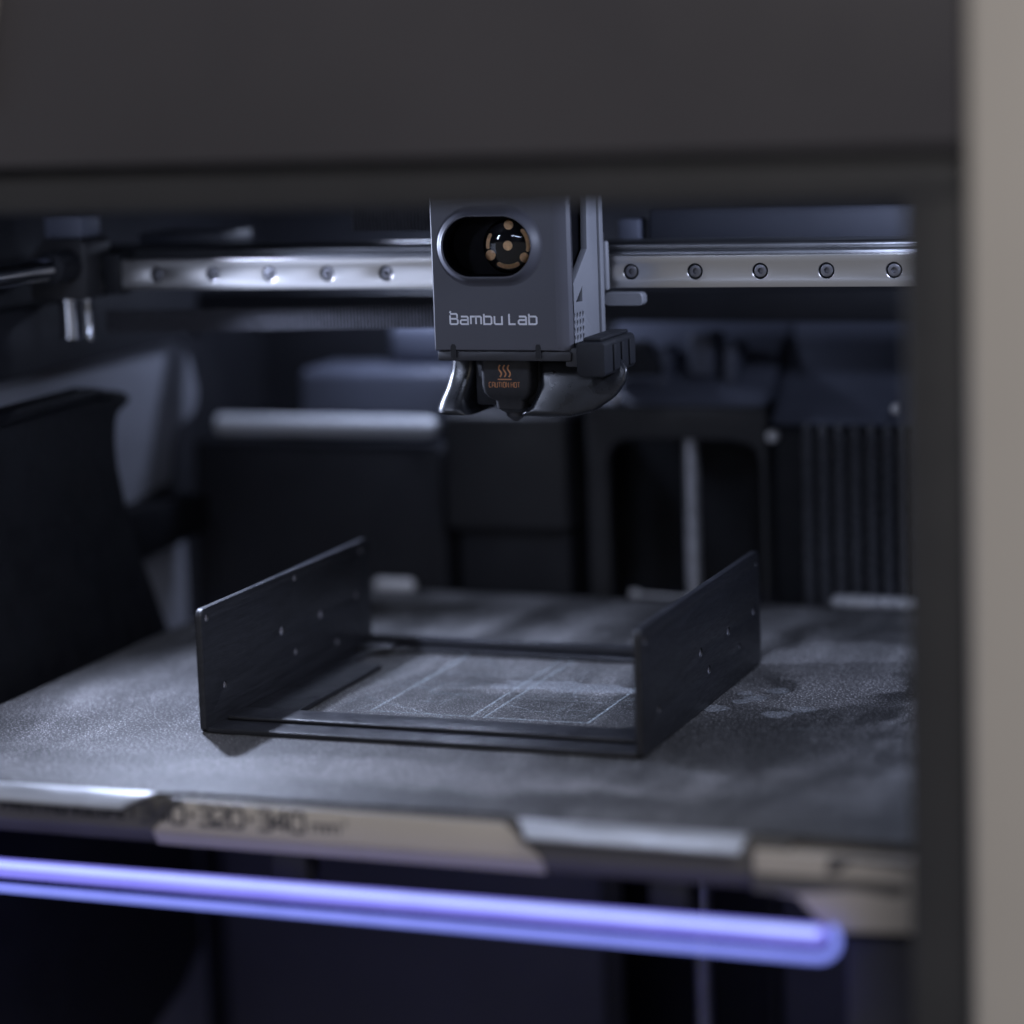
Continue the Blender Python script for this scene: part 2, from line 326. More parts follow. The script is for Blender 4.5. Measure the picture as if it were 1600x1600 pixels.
def lettering(name, text, u0, u1, v0, h, wd, P, m, parent):
    """flat printed words; fitted between u0 and u1 on the plane P"""
    tw = sum(GLYPH[c][0] for c in text)-.18; k = (u1-u0)/tw; u = u0; bm = bmesh.new()
    for c in text:
        for st in GLYPH[c][1]: ribbon_bm(bm, [(u+x*k, v0+y*h) for x, y in st], wd, P)
        u += GLYPH[c][0]*k
    return obj(name, finish(bm, name, False), m, parent)

# ================================================================== ENCLOSURE
enc = thing('printer_enclosure', 'dark printer enclosure whose top header and beige right front post frame the open chamber', 'printer enclosure')
box('header_panel', -330, 214, -46, -36, 207.5, 330, 'header_plastic', enc, r=1.2, seg=3)
box('header_lip', -330, 214, -43, -30, 193, 205, 'jamb_plastic', enc, r=3, seg=4)
box('header_back', -330, 211, -35.5, -32, 200, 330, 'jamb_plastic', enc, r=0)
prism('corner_trim', [(-95, 222), (-86, 222), (-77, 262), (-77, 300), (-95, 300)], 'y', -58, -47, 'beige_plastic', enc, r=1)
prism('front_post', [(214.4, -46), (216, -49), (300, -49), (300, 30), (214.4, 30)], 'z', -330, 330, 'beige_plastic', enc, r=1.5, seg=3)
box('door_jamb', 196.3, 214.2, -42, -22, -330, 199, 'jamb_plastic', enc, r=.9, seg=2)
box('jamb_seal', 193.8, 196.2, -30, -20, -330, 192, 'black_plastic', enc, r=.2)
box('right_wall', 206, 212, 30, 430, -330, 330, 'dark_wall', enc, r=0)
wall = box('left_wall', -232, -227, -60, 430, -330, 330, 'dark_wall', enc, r=0)
prism('window_panel', [(-40, 115), (100, 115), (256, 114.5), (326, 114.5), (336, 110), (342, 103), (347, 89), (345, 82), (341, 78), (325, 74), (320, 66), (316, 51), (276, 46), (100, 46), (-40, 60)], 'x', -227, -224.5, 'grey_panel', wall, r=.6)
prism('lower_panel', [(150, 30), (328, 26), (324, -330), (-60, -330), (-60, -230), (150, -175)], 'x', -227, -225.3, 'grey_panel', wall, r=.4)
prism('lower_shroud', [(-60, 20), (310, -40), (312, -168), (290, -182), (-60, -290)], 'x', -225, -219, 'dark_wall', wall, r=1)
box('side_beam', -226.5, -214, -30, 335, 115.5, 143, 'dark_wall', enc, r=1.5)
box('lower_column', 165, 206, 6, 60, -330, -32, 'jamb_plastic', enc, r=1.5)
box('back_wall', -400, 212, 424, 430, -330, 330, 'dark_wall', enc, r=0)
box('lower_back_panel', -236, -34, 350, 356, -330, -60.5, 'lower_wall', enc, r=1)
box('lower_back_panel', 50, 165, 350, 356, -330, -20, 'lower_wall', enc, r=1)
box('ceiling_panel', -330, 212, -30, 430, 262, 268, 'dark_wall', enc, r=0)
box('chamber_floor', -330, 212, -60, 430, -336, -330, 'lower_wall', enc, r=0)

# ------------------------------------------------------------------ rear of the chamber
rear = thing('rear_housing', 'dark stepped housing with bright rounded ledge on the left of the rear wall', 'housing')
box('housing_front', -236, -103, 347, 420, -60, 64, 'dark_wall', rear, r=4, seg=3)
loft('ledge', [[(x, 351+4.6*s*math.cos(t), 72.5+4.6*s*math.sin(t)) for t in [2*math.pi*k/24 for k in range(24)]] for x, s in ((-216, 1), (-113, 1), (-109, .93), (-107, .75), (-106, .4))], 'ledge_highlight', rear)
box('step_block', -180, -100, 362, 400, 64.5, 97, 'blue_grey_plastic', rear, r=4, seg=3)
box('upper_block', -141, -88, 378, 415, 97.5, 117, 'blue_grey_plastic', rear, r=5, seg=3)
wip = thing('purge_box', 'plain dark box below the print head on the rear wall', 'box')
box('box_body', -101, -42, 343, 420, 27, 80, 'jamb_plastic', wip, r=3, seg=3)
box('box_foot', -98, -45, 352, 420, -60, 26.5, 'dark_wall', wip, r=1)
arch = thing('screw_bay', 'arched dark bay framing the tall lead screw at the rear', 'frame')
op = [(-23, -330), (-23, 60), (-21.5, 65), (-17, 68.5), (-10, 69.5), (32, 69.5), (40, 68.5), (44.5, 65), (46, 58), (46, -330)]
plate('bay_frame', [(-33, -330)]+op[:1]+op[1:]+[(49, -330), (49, 84), (-33, 84)], [], 'y', 344, 349, 'jamb_plastic', arch, bev=1.2)
prism('bay_hood', [(343, 84.2), (352, 92), (398, 121), (398, 84.2)], 'x', -33, 49, 'blue_grey_plastic', arch, r=2.5, seg=3)
box('bay_back', -33, 49, 404, 410, -60, 84, 'black_plastic', arch, r=0)
for x, z, wd in ((0, 104, 7), (18, 110, 12), (31, 106, 7)):
    box('hood_boss', x-wd/2, x+wd/2, 352, 372, z-14, z+5, 'blue_grey_plastic', arch, r=2.5, seg=3)
prism('cable_clip', [(-24, 95), (-14, 112), (-4, 112), (2, 97)], 'y', 345, 356, 'dark_wall', arch, r=3, seg=3)
duct = thing('ribbed_duct', 'black vertically ribbed duct at the rear right', 'duct')
box('duct_body', 49.5, 150, 348, 400, -19.5, 76, 'black_plastic', duct, r=4, seg=3)
for k in range(11):
    x = 66.5+7.0*k
    loft('rib', [[(x+2.5*s*math.cos(t), 347.5+3.8*s*math.sin(t), z) for t in [2*math.pi*i/12 for i in range(12)]] for z, s in ((-10, 1), (67, 1), (70, .96), (73, .86), (75.5, .68), (77, .42), (77.6, .15))], 'rib_plastic', duct)
prism('duct_hood', [(346, 76.5), (352, 80), (398, 122), (398, 76.5)], 'x', 49.5, 150, 'blue_grey_plastic', duct, r=2, seg=3)
for x, y, z, r in ((51.2, 344, 71.5, 2.6), (105.5, 344, 84, 2.2), (-19, 342, 88, 2.2)):
    o = rod('mounting_screw', (x, z), 'y', [(y+4, r), (y+1.2, r), (y+.3, r*.8), (y, r*.3)], 'bright_steel', None, 20)
    tag(o, {51.2: 'shiny screw head at the top left corner of the ribbed duct', 105.5: 'dull screw head on the hood above the ribs', -19: 'screw head on the bay hood just right of the print head'}[x], 'screw')
bar = box('rear_crossbar', -226, 205, 332, 342, 122, 136, 'dark_wall', None, r=1.5); tag(bar, 'dark crossbar spanning the chamber behind the rail', 'crossbar')
up2 = box('upper_crossbar', 33, 205, 236, 246, 158.5, 176, 'dark_blue_plastic', None, r=2, seg=3); tag(up2, 'dark blue-grey bar running just above the right half of the rail', 'crossbar')
clipb = box('cable_bracket', 21, 30, 236, 246, 162, 172, 'blue_grey_plastic', None, r=1); tag(clipb, 'small pale bracket above the rail right of the print head', 'bracket')
led = box('led_housing', -182, -158, 176, 195, 183.5, 187, 'black_plastic', None, r=.6); tag(led, 'black lamp housing tucked above the left end of the rail', 'lamp housing')
bc = box('beam_cover', -188, -150, 232, 262, 163, 169, 'dark_blue_plastic', None, r=1); tag(bc, 'bluish flat cover behind the left end of the rail', 'cover')
# lead screw: cylinder with a real helical thread
def lead_screw():
    bm = bmesh.new(); n, rows, pitch = 12, 900, 3.0; R = []
    for i in range(rows+1):
        z = -330+i*(405/rows); l = []
        for k in range(n):
            a = 2*math.pi*k/n; ph = (z/pitch+a/(2*math.pi)) % 1; r = 3.55-.55*abs(ph*2-1)
            l.append(bm.verts.new((12.2+r*math.cos(a), 354+r*math.sin(a), z)))
        R.append(l)
    for a, b in zip(R, R[1:]):
        for k in range(n): bm.faces.new((a[k], a[(k+1) % n], b[(k+1) % n], b[k]))
    return finish(bm, 'lead_screw')
tag(obj('lead_screw', lead_screw(), 'screw_thread'), 'tall steel lead screw standing in the rear bay', 'lead screw')

# ------------------------------------------------------------------ left shroud
sh = thing('fan_shroud', 'large black curved shroud standing along the left side of the bed', 'shroud')
sp = [(-45, 104), (132, 104.7), (171, 105.4), (207, 106), (224, 104.5), (232, 102.6), (236, 100), (235, 97.8), (230, 96.3), (225, 94.5), (222.6, 91), (221.5, 86), (221.2, 80), (222, 73), (224, 66), (227.7, 52), (234, 37), (246, 17), (258, -5.5), (268, -26), (-45, -40)]
prism('shroud_body', sp, 'x', -206, -198, 'shroud_black', sh, r=1.6, seg=3, ang=30)
prism('shroud_lip', [(-45, 101), (130, 101.7), (205, 103), (222, 101.8), (222, 104), (206, 107.6), (131, 107), (-45, 106)], 'x', -209, -196.2, 'shroud_black', sh, r=1.2, seg=3)
prism('mount_arm', [(232, 50), (320, 45), (322, 28), (240, 25)], 'x', -224, -207, 'shroud_black', sh, r=2)

# ================================================================== GANTRY
gan = thing('rail_gantry', 'bright steel guide rail with round screw heads on a crossbeam', 'guide rail')
RX0, RZ = -160.72, 154.87
idx = [-1, 0, 1, 2, 3, 4, 8, 9, 10, 11, 12, 13]
rail = plate('rail', [(-190, RZ-6), (172, RZ-6), (172, RZ+6), (-190, RZ+6)], [circ(RX0+25*i, RZ, 2.95, 32) for i in idx], 'y', 196, 204, 'steel', gan, bev=.22)
def screw_mesh():
    bm = bmesh.new(); n = 24
    def lp(r, y, hexa=False):
        out = []
        for i in range(n):
            t = 2*math.pi*i/n; q = r
            if hexa: q = r*math.cos(math.pi/6)/math.cos((t % (math.pi/3))-math.pi/6)
            out.append(bm.verts.new((q*math.cos(t), y, q*math.sin(t))))
        return out
    R = [lp(2.45, 3), lp(2.45, .35), lp(2.3, .08), lp(2.1, 0), lp(1.2, 0, True), lp(1.12, .15, True), lp(1.05, 1.6, True)]
    for a, b in zip(R, R[1:]):
        for i in range(n): bm.faces.new((a[i], a[(i+1) % n], b[(i+1) % n], b[i]))
    bm.faces.new(R[-1])
    return finish(bm, 'screw')
def bore_shade_mesh():
    bm = bmesh.new(); R = [[bm.verts.new(p) for p in ring((0, 0), 2.92, 'y', 24, y)] for y in (-.2, 3.2)]
    for i in range(24): bm.faces.new((R[0][i], R[0][(i+1) % 24], R[1][(i+1) % 24], R[1][i]))
    bm.faces.new(R[1]); return finish(bm, 'bore_shade')
sm = screw_mesh(); sm.materials.append(MAT['screw_steel']); bmz = bore_shade_mesh(); bmz.materials.append(MAT['socket_black'])
for i in idx:
    o = obj('screw', sm, None, rail); o.location = Vector((RX0+25*i, 196.5, RZ))*S; o.rotation_euler.y = random.uniform(0, 1)
    o = obj('bore_shade', bmz, None, rail); o.location = Vector((RX0+25*i, 196.5, RZ))*S  # black liner added so the lamplit holes look shaded
prism('beam', [(204.2, 149.2), (226, 149.2), (226, 165.2), (205.3, 165.2), (204.2, 164.2), (204.2, 162.8), (204.9, 162.2), (204.2, 161.6)], 'x', -196, 172, 'beam_metal', gan, r=.15, seg=1, ang=10)
# carriage end on the left
prism('end_block', [(-211, 146), (-185.5, 146), (-184.5, 168), (-187, 170.5), (-203, 170.5), (-211, 163)], 'y', 182, 203, 'jamb_plastic', gan, r=1, seg=2)
box('block_cap', -204, -187, 184, 200, 170.7, 180, 'blue_grey_plastic', gan, r=1)
box('end_clip', -184.3, -176.5, 194, 203.8, 147, 163.5, 'black_plastic', gan, r=.8)
for x, r in ((-198.2, 3.9), (-189.6, 1.9)):
    rod('pulley_pin', (x, 190), 'z', [(129, r*.8), (130, r*1.12), (131.6, r*1.12), (132, r), (143.5, r), (144, r*1.1), (145.8, r*1.1)], 'chrome', gan, 24)
rd = rod('guide_rod', (-193, 159.8), 'y', [(-30, 4.7), (163, 4.7), (180.5, 4.7), (181.5, 4.2)], 'chrome', None, 40); tag(rd, 'polished round guide rod entering the left carriage block', 'guide rod')
rb = rod('rod_bush', (-193, 159.8), 'y', [(166, 5.2), (167, 6.6), (181.5, 6.6)], 'black_plastic', gan, 32)

# toothed belts
def belt(name, label, x0, x1, z0a, z1a, z0b, z1b, y, pitch=1.46, tooth='belt_tooth'):
    t = thing(name, label, 'belt', 'toothed belts beside the print head')
    bm = bmesh.new(); vs = _box(bm, x0, x1, y, y+1.1, 0, 1)
    for v in vs:
        k = (v.co.x-x0)/(x1-x0); lo = z0a+(z0b-z0a)*k; hi = z1a+(z1b-z1a)*k; v.co.z = lo if v.co.z < .5 else hi
    obj('band', finish(bm, 'band'), 'belt_black', t)
    bm = bmesh.new(); x = x0+.5
    while x < x1-.5:
        k = (x-x0)/(x1-x0); lo = z0a+(z0b-z0a)*k+.05; hi = z1a+(z1b-z1a)*k-.05; q = random.uniform(-.15, .05)
        vs = _box(bm, x, x+.52, y-.9, y-.02, lo, hi+q)
        for v in vs:
            if v.co.y < y-.5: v.co.x += .13 if v.co.x < x+.3 else -.13
        x += pitch
    o = obj('tooth_row', finish(bm, 'tooth_row', False), tooth, t); o['kind'] = 'stuff'
    return t
belt('drive_belt', 'long black toothed belt running left of the print head under the rail', -192, -42, 130.2, 139.2, 132.6, 141.6, 208)
belt('drive_belt', 'short stretch of black toothed belt above the rail left of the print head', -80, -36, 170.5, 186, 170, 186, 209, tooth='belt_tooth_shaded')

# ================================================================== PRINT HEAD
hd = thing('print_head', 'grey print head with round lens window, white lettering and hot nozzle', 'print head')
def cover():
    cx, cz = .65, 168.3; n = 200
    X0, X1, Z0, Z1 = -22.4, 31.0, 130.0, 216.0
    ang = [2*math.pi*i/n for i in range(n)]
    for x, z in ((X0+.6, Z0+.6), (X1-5.4, Z0+.6), (X1-5.4, Z1), (X0+.6, Z1), (X1, Z0), (X0, Z0)): ang.append(math.atan2(z-cz, x-cx) % (2*math.pi))
    ang = sorted(set(ang)); loops = []
    def rect(y, il, ir, ib):
        x0, x1, z0, z1 = X0+il-cx, X1-ir-cx, Z0+ib-cz, Z1-cz; out = []
        for a in ang:
            c, s = math.cos(a), math.sin(a); k = min((x1/c if c > 1e-9 else x0/c if c < -1e-9 else 1e9), (z1/s if s > 1e-9 else z0/s if s < -1e-9 else 1e9))
            out.append((cx+c*k, y, cz+s*k))
        return out
    def stad(y, R, half):
        out = []
        for a in ang:   # distance from the centre to the stadium outline along angle a
            c, s = math.cos(a), math.sin(a)
            k = R/abs(s) if abs(s) > 1e-9 else 1e9
            if abs(k*c) > half:
                h = half*(1 if c > 0 else -1); b_ = c*h; k = b_+math.sqrt(max(0, b_*b_-(half*half-R*R)))
            out.append((cx+c*k, y, cz+s*k))
        return out
    loops = [rect(154.5, 0, 0, 0), rect(153.2, 0, 0, 0), rect(151.6, 0, 1.0, 0), rect(150.7, 0, 2.6, .1), rect(150.2, .25, 4.2, .3), rect(150, .6, 5.4, .6)]
    h = 6.2
    loops += [stad(150, 14.7, h), stad(149.75, 14.1, h), stad(149.0, 13.3, h), stad(147.8, 12.5, h), stad(146.9, 11.9, h), stad(146.5, 11.4, h), stad(146.5, 11.05, h), stad(147.0, 10.8, h)]
    liner = [stad(146.95, 10.82, h), stad(157.4, 10.7, h)]
    bz = loft('recess_liner', liner, 'lens_black', hd, False, False)
    o = loft('front_cover', loops, 'head_grey', hd, cap0=False, cap1=False, angle=28)
    for f in o.data.polygons:
        if abs(f.center.y-.150) < 1e-6: f.use_smooth = False
    return o
cov = cover()
bm = bmesh.new(); bm.faces.new([bm.verts.new((x, 157.3, z)) for x, z in [(.65+6.2*(1 if math.cos(a) > 0 else -1)+11.2*math.cos(a), 168.3+11.2*math.sin(a)) for a in [2*math.pi*i/64 for i in range(64)]]])
win = obj('lens_window', finish(bm, 'lens_window'), 'lens_black', cov)
# lens: dark disc with copper pads under a clear dome
LX, LZ, LY = 8.6, 168.3, 149.4
def pad(pts, y):
    bm = bmesh.new(); A = [bm.verts.new((x, y, z)) for x, z in pts]; B = [bm.verts.new((x, y+.25, z)) for x, z in pts]; n = len(pts)
    bm.faces.new(A)
    for i in range(n): bm.faces.new((A[i], A[(i+1) % n], B[(i+1) % n], B[i]))
    return finish(bm, 'copper_pad')
def arc(cx, cz, R, a0, a1, wd, n=16):
    o = []
    for k in range(n+1):
        t = math.radians(a0+(a1-a0)*k/n); o.append((cx+(R+wd/2)*math.cos(t), cz+(R+wd/2)*math.sin(t)))
    for k in range(1, 6):
        t = math.radians(a1); e = t+math.pi*k/6; o.append((cx+R*math.cos(t)+wd/2*math.cos(e), cz+R*math.sin(t)+wd/2*math.sin(e)))
    for k in range(n, -1, -1):
        t = math.radians(a0+(a1-a0)*k/n); o.append((cx+(R-wd/2)*math.cos(t), cz+(R-wd/2)*math.sin(t)))
    for k in range(1, 6):
        t = math.radians(a0); e = t+math.pi+math.pi*k/6; o.append((cx+R*math.cos(t)+wd/2*math.cos(e), cz+R*math.sin(t)+wd/2*math.sin(e)))
    return o
for pts in (circ(LX-.4, LZ+.2, 1.75), circ(LX-7.2, LZ-3.2, 1.9), circ(LX+5.9, LZ-4.2, 1.75), circ(LX+.2, LZ+7.7, 1.75),
            arc(LX-.4, LZ+.2, 7.9, -12, 42, 1.35), arc(LX-.4, LZ+.2, 7.6, -118, -62, 1.6), arc(LX-.4, LZ+.2, 7.7, 150, 184, 1.3)):
    obj('copper_pad', pad(pts, LY-.3), 'copper', win)
bm = bmesh.new(); n = 40; R = 9.9; rows = 12; prev = None
for i in range(rows):
    t = math.radians(88*(1-i/(rows-1))+1.5); l = [bm.verts.new((LX+R*math.sin(t)*math.cos(2*math.pi*k/n), LY-4.6*math.cos(t), LZ+R*math.sin(t)*math.sin(2*math.pi*k/n))) for k in range(n)]
    if prev:
        for k in range(n): bm.faces.new((prev[k], prev[(k+1) % n], l[(k+1) % n], l[k]))
    prev = l
bm.faces.new(prev)
rod('lens_barrel', (LX, LZ), 'y', [(LY, 9.9), (157, 9.9)], 'lens_black', cov, 40)
obj('lens_dome', finish(bm, 'lens_dome', True, 80), 'dome_glass', cov)
lettering('logo_lettering', 'Bambu Lab', -15.7, 18.6, 139.9, 3.75, 0.66, lambda u, v: (u, 149.93, v), 'print_white', cov)
box('bottom_lip', -21.7, 30.6, 150.8, 158, 126.2, 129.9, 'head_dark', hd, r=.8)
for x in (-14.9, 18.3): prism('lip_notch', [(x-1.05, 127.5), (x+1.05, 127.5), (x+1.05, 131.6), (x+.6, 132.5), (x-.6, 132.5), (x-1.05, 131.6)], 'y', 149.9, 150.85, 'socket_black', cov, r=0)
box('head_core', -21.8, 27.6, 157.6, 186, 126.5, 215, 'lens_black', hd, r=.5)
win_side = [(154.6, 213), (154.2, 153.5), (170.8, 165.5), (171.5, 180), (171.5, 213)]
tri = [(164.6, 152.6), (164.4, 146.8), (157.0, 147.2)]
vents = [circ(154.9+3.15*c, 142.3-2.75*r, .95, 14, 1.05) for c in range(4) for r in range(4)]
plate('side_panel', [(154.6, 130.2), (182.3, 130.2), (182.3, 215), (153.2, 215), (153.2, 131.5)], [win_side, tri]+vents, 'x', 28.4, 31, 'head_side_grey', hd, bev=.25)
plate('rear_plate', [(-24, 131), (31.4, 131), (31.4, 215), (-24, 215)], [], 'y', 184.2, 188.2, 'head_side_grey', hd, bev=.4)
box('plate_clip', 30, 32.6, 188.4, 191.3, 148.5, 167, 'head_side_grey', hd, r=.9, seg=3)
box('rear_carriage', -20, 29.5, 188.4, 195.4, 143, 170, 'head_dark', hd, r=.6)
prism('belt_tab', rrect(29.5, 44.8, 142.4, 147.4, 1.8), 'y', 192, 198, 'head_side_grey', hd, r=.3, seg=1)
# hot end, ducts, side block
def rr3(x0, x1, y0, y1, z, r): return [(x, y, z) for x, y in rrect(x0, x1, y0, y1, r)]
loft('fan_duct', [rr3(*q) for q in ((-22.5, -12.5, 166, 186, 126.2, 3), (-23.2, -13, 165, 186, 121, 3.4), (-24.6, -14.2, 162.5, 187, 115, 4), (-26.3, -15, 159.5, 188, 110, 4.5), (-27, -14.6, 158, 188, 107.4, 4.8), (-26.8, -13.4, 157.4, 188, 106, 4.8), (-25.6, -12.2, 158, 187.5, 105.1, 4.6), (-23, -13.5, 161, 185, 104.7, 3.5))], 'satin_black', hd, angle=60)
d2 = prism('fan_duct', [(6.4, 104.9), (27, 104.6), (36, 107), (44, 112), (48.6, 117.5), (49.5, 122), (47, 126), (13, 126), (14.6, 116), (11.4, 109)], 'y', 157.5, 190, 'satin_black', hd, r=2.8, seg=5, ang=12)
for v in d2.data.vertices:
    if v.co.y < .1685: v.co.y += max(0, v.co.z-.106)*.30
    if v.co.x > .02: v.co.x -= max(0, v.co.y-.160)*.36*min(1, (v.co.x-.02)/.02)
box('hotend_block', -13, 14, 166, 186, 108, 126, 'black_plastic', hd, r=1)
sock = loft('nozzle_sock', [rr3(-7.6, 12.2, 157.6, 178, 127, 1.6), rr3(-7.5, 12.0, 157.6, 178, 116.5, 1.6), rr3(-6.9, 11.4, 157.9, 178, 113.6, 1.6), rr3(-5.4, 9.8, 159, 177, 111.6, 1.6), rr3(-3.2, 8.2, 160, 176, 110.4, 1.6), rr3(-2.9, 7.8, 160.3, 175, 107.5, 1.6), rr3(-1, 6, 162.5, 172, 105.8, 1.6)], 'rubber', hd)
lettering('warning_lettering', 'CAUTION HOT', -4.3, 7.9, 115.8, 1.8, .24, lambda u, v: (u, 157.53, v), 'print_orange', sock)
bm = bmesh.new()
for k in range(3):
    x0 = .1+1.75*k
    ribbon_bm(bm, [(x0+.55*math.sin(2*math.pi*i/12)+.2*i/12, 119.6+4.4*i/12) for i in range(13)], .55, lambda u, v: (u, 157.53, v))
ribbon_bm(bm, [(-.8, 118.7), (4.6, 118.7)], .42, lambda u, v: (u, 157.53, v))
obj('heat_symbol', finish(bm, 'heat_symbol', False), 'print_orange', sock)
rod('nozzle', (2.4, 167), 'z', [(106.2, 4), (104.2, 3.6), (102.4, 1.2), (102.1, .6)], 'head_dark', hd, 24)
blk = prism('connector_block', [(33.5, 122.6), (34.6, 121), (43.4, 120.8), (44.4, 122), (44.4, 132.6), (43.4, 133.6), (34.6, 133.6), (33.5, 132.5)], 'y', 148, 183, 'black_plastic', hd, r=.6, seg=2)
box('block_ridge', 35.5, 42.5, 150, 181, 133.7, 135, 'black_plastic', blk, r=.5)
for y in (157, 166, 175): box('block_rib', 44.45, 45.2, y, y+6, 122.5, 132, 'black_plastic', blk, r=.3)
box('block_arm', 27.8, 34, 152, 182, 124, 131, 'head_dark', hd, r=.8)

# ================================================================== BED
bed = thing('heat_bed', 'heated bed slab with beige front trim, dark lettering and beige right corner', 'heated bed')
box('bed_slab', -186, 189.6, 4, 338, -14, -1.3, 'bed_dark_and_shade', bed, r=.5)
prism('front_frame', [(-1, -1.4), (-1, -12.6), (2.2, -18), (16, -18), (16, -13.9), (3.9, -13.9), (3.9, -1.4)], 'x', -300, 150, 'bed_dark_and_shade', bed, r=.4, seg=2)  # beige strip coloured dark here to paint the shade under the lips
trim = prism('label_trim', [(-55, -1.6), (57.5, -1.6), (70, -12.5), (-67, -12.5)], 'y', -2.0, -1.05, 'beige_bed', bed, r=.35)
prism('trim_foot', [(-1.5, -12.7), (2, -17.9), (1.2, -18.1), (-2.0, -12.9)], 'x', -67, 70, 'beige_bed', bed, r=0)
lettering('volume_lettering', '340*320*340', -71.5, -11.5, -9.6, 6.2, 1.35, lambda u, v: (u, -2.08, v), 'print_dark', trim)
bm = bmesh.new()
for k in range(2): ribbon_bm(bm, [(-8.6+5.2*k, -9.4), (-8.6+5.2*k, -6.6), (-4.4+5.2*k, -6.6), (-4.4+5.2*k, -9.4)], .8, lambda u, v: (u, -2.08, v)); ribbon_bm(bm, [(-6.5+5.2*k, -9.4), (-6.5+5.2*k, -6.6)], .8, lambda u, v: (u, -2.08, v))
ribbon_bm(bm, [(2, -4.4), (3.4, -4.4), (3.4, -6.4), (2, -6.4)], .35, lambda u, v: (u, -2.08, v)); ribbon_bm(bm, [(2.3, -5.4), (3.4, -5.4)], .35, lambda u, v: (u, -2.08, v))
obj('unit_lettering', finish(bm, 'unit_lettering', False), 'print_dark', trim)
lettering('caption_lettering', 'PRINTING VOLUME |', -124, -74, -9.3, 3.6, .8, lambda u, v: (u, -1.1, v), 'socket_black', bed)
cor = prism('corner_bracket', [(139, -4.2), (186, -4.2), (190.6, -2.5), (191, -26.5), (162, -28), (152.5, -18), (139, -17)], 'y', -3.2, 5, 'beige_bed', bed, r=.8, seg=3)
prism('bracket_slot', [(139, -11.2), (170, -10.9), (186, -11.5), (187, -13.5), (183, -15.3), (170, -14.2), (152, -16.8), (139, -17.2)], 'y', -3.6, -3.15, 'bed_dark_and_shade', cor, r=.2)
prism('bracket_slot', [(163, -4.1), (187, -4.1), (186, -6.6), (181, -5.6), (170, -5.6), (165, -9.6), (161.5, -9.6)], 'y', -3.6, -3.15, 'bed_dark_and_shade', cor, r=.2)
for x0, x1 in ((-137, -117.5), (77, 120)):
    loft('plate_stop', [[(x, 343+3.2*s*math.cos(t), .6+3.2*s*math.sin(t)) for t in [2*math.pi*k/20 for k in range(20)]] for x, s in ((x0, .5), (x0+1, .85), (x0+2.5, 1), (x1-2.5, 1), (x1-1, .85), (x1, .5))], 'stop_metal', bed)
tube('retainer_wire', [(-12, 342, 1.2), (-8, 342, .9), (10, 342, .2), (14, 342, .1)], .75, 'stop_metal', bed, 10)
rod('wire_knob', (342, 1.2), 'x', [(-14, .8), (-13.3, 1.6), (-11.6, 2.0), (-9.8, 1.6), (-9.2, .8)], 'stop_metal', bed, 16)
for x in (81, 97, 104): rod('stop_knob', (339.5, 1.2), 'x', [(x-2.2, .8), (x-1.4, 1.9), (x, 2.4), (x+1.4, 1.9), (x+2.2, .8)], 'stop_metal', bed, 16)

# removable sheet with bent front lips
pl = thing('build_plate', 'dark grey worn textured build plate with scuffs and pale outlines under the printed bracket', 'build plate')
out = [(-185.5, 336), (-185.5, 0), (-64, 0), (-54, 2.2), (56, 2.2), (62, 0), (137, 0), (141, 1.5), (186, 1.5), (190, 5), (190, 336)]
plate('sheet', out, [], 'z', -1.1, 0, 'textured_sheet', pl, bev=.15)
def lip(xa0, xa1, xb0, xb1):
    L = []
    for k in range(9):
        t = k/8; y = -.15-7.4*t; z = -.12-3.6*t**1.7; L.append((xa0+(xb0-xa0)*t, xa1+(xb1-xa1)*t, y, z))
    bm = bmesh.new(); T = [[bm.verts.new((x, y, z)) for x in (a, b)] for a, b, y, z in L]; B = [[bm.verts.new((x, y+.2, z-.95)) for x in (a, b)] for a, b, y, z in L]
    for A in (T, B):
        for p, q in zip(A, A[1:]): bm.faces.new((p[0], p[1], q[1], q[0]))
    for p, q in ((T[0], B[0]), (T[-1], B[-1])): bm.faces.new((p[0], p[1], q[1], q[0]))
    for i in range(8):
        for e in (0, 1): bm.faces.new((T[i][e], T[i+1][e], B[i+1][e], B[i][e]))
    return obj('front_lip', finish(bm, 'front_lip'), 'lip_steel', pl)
lip(-300, -66, -300, -76); lip(62, 137, 67, 136)
rod('corner_pin', (189.6, 4.2), 'z', [(-3.5, 2.2), (-.6, 2.2), (.2, 1.6), (.5, .6)], 'bright_steel', pl, 16)
def residue(pts, wd, closed=False, z=.06):
    bm = bmesh.new(); q = []
    for i in range(len(pts) if closed else len(pts)-1):
        a, b = Vector(pts[i]), Vector(pts[(i+1) % len(pts)]); k = max(2, int((b-a).length/4))
        q += [a+(b-a)*j/k+Vector((random.uniform(-.1, .1), random.uniform(-.1, .1))) for j in range(k)]
    if not closed: q.append(Vector(pts[-1]))
    ribbon_bm(bm, q, wd, lambda u, v: (u, v, z), closed)
    return obj('residue_outline', finish(bm, 'residue_outline', False), 'residue', pl)
residue([(-41.2, 120.2), (-1.2, 119.8), (-.4, 216.6), (-40, 217.4)], 1.0, True)
residue([(3.8, 119.6), (43.6, 120), (44.4, 217), (4.8, 216.8)], 1.0, True)
for a, b, wd in (((-64, 180), (70, 191), .5), ((-46, 158), (72, 178), .45), ((-30, 150), (40, 158), .4), ((-20, 196), (66, 199), .4), ((-52, 140), (10, 104), .5), ((-40, 160), (30, 128), .35), ((5, 150), (62, 150), .4), ((-60, 165), (-10, 169), .35)):
    residue([a, b], wd, z=.04)
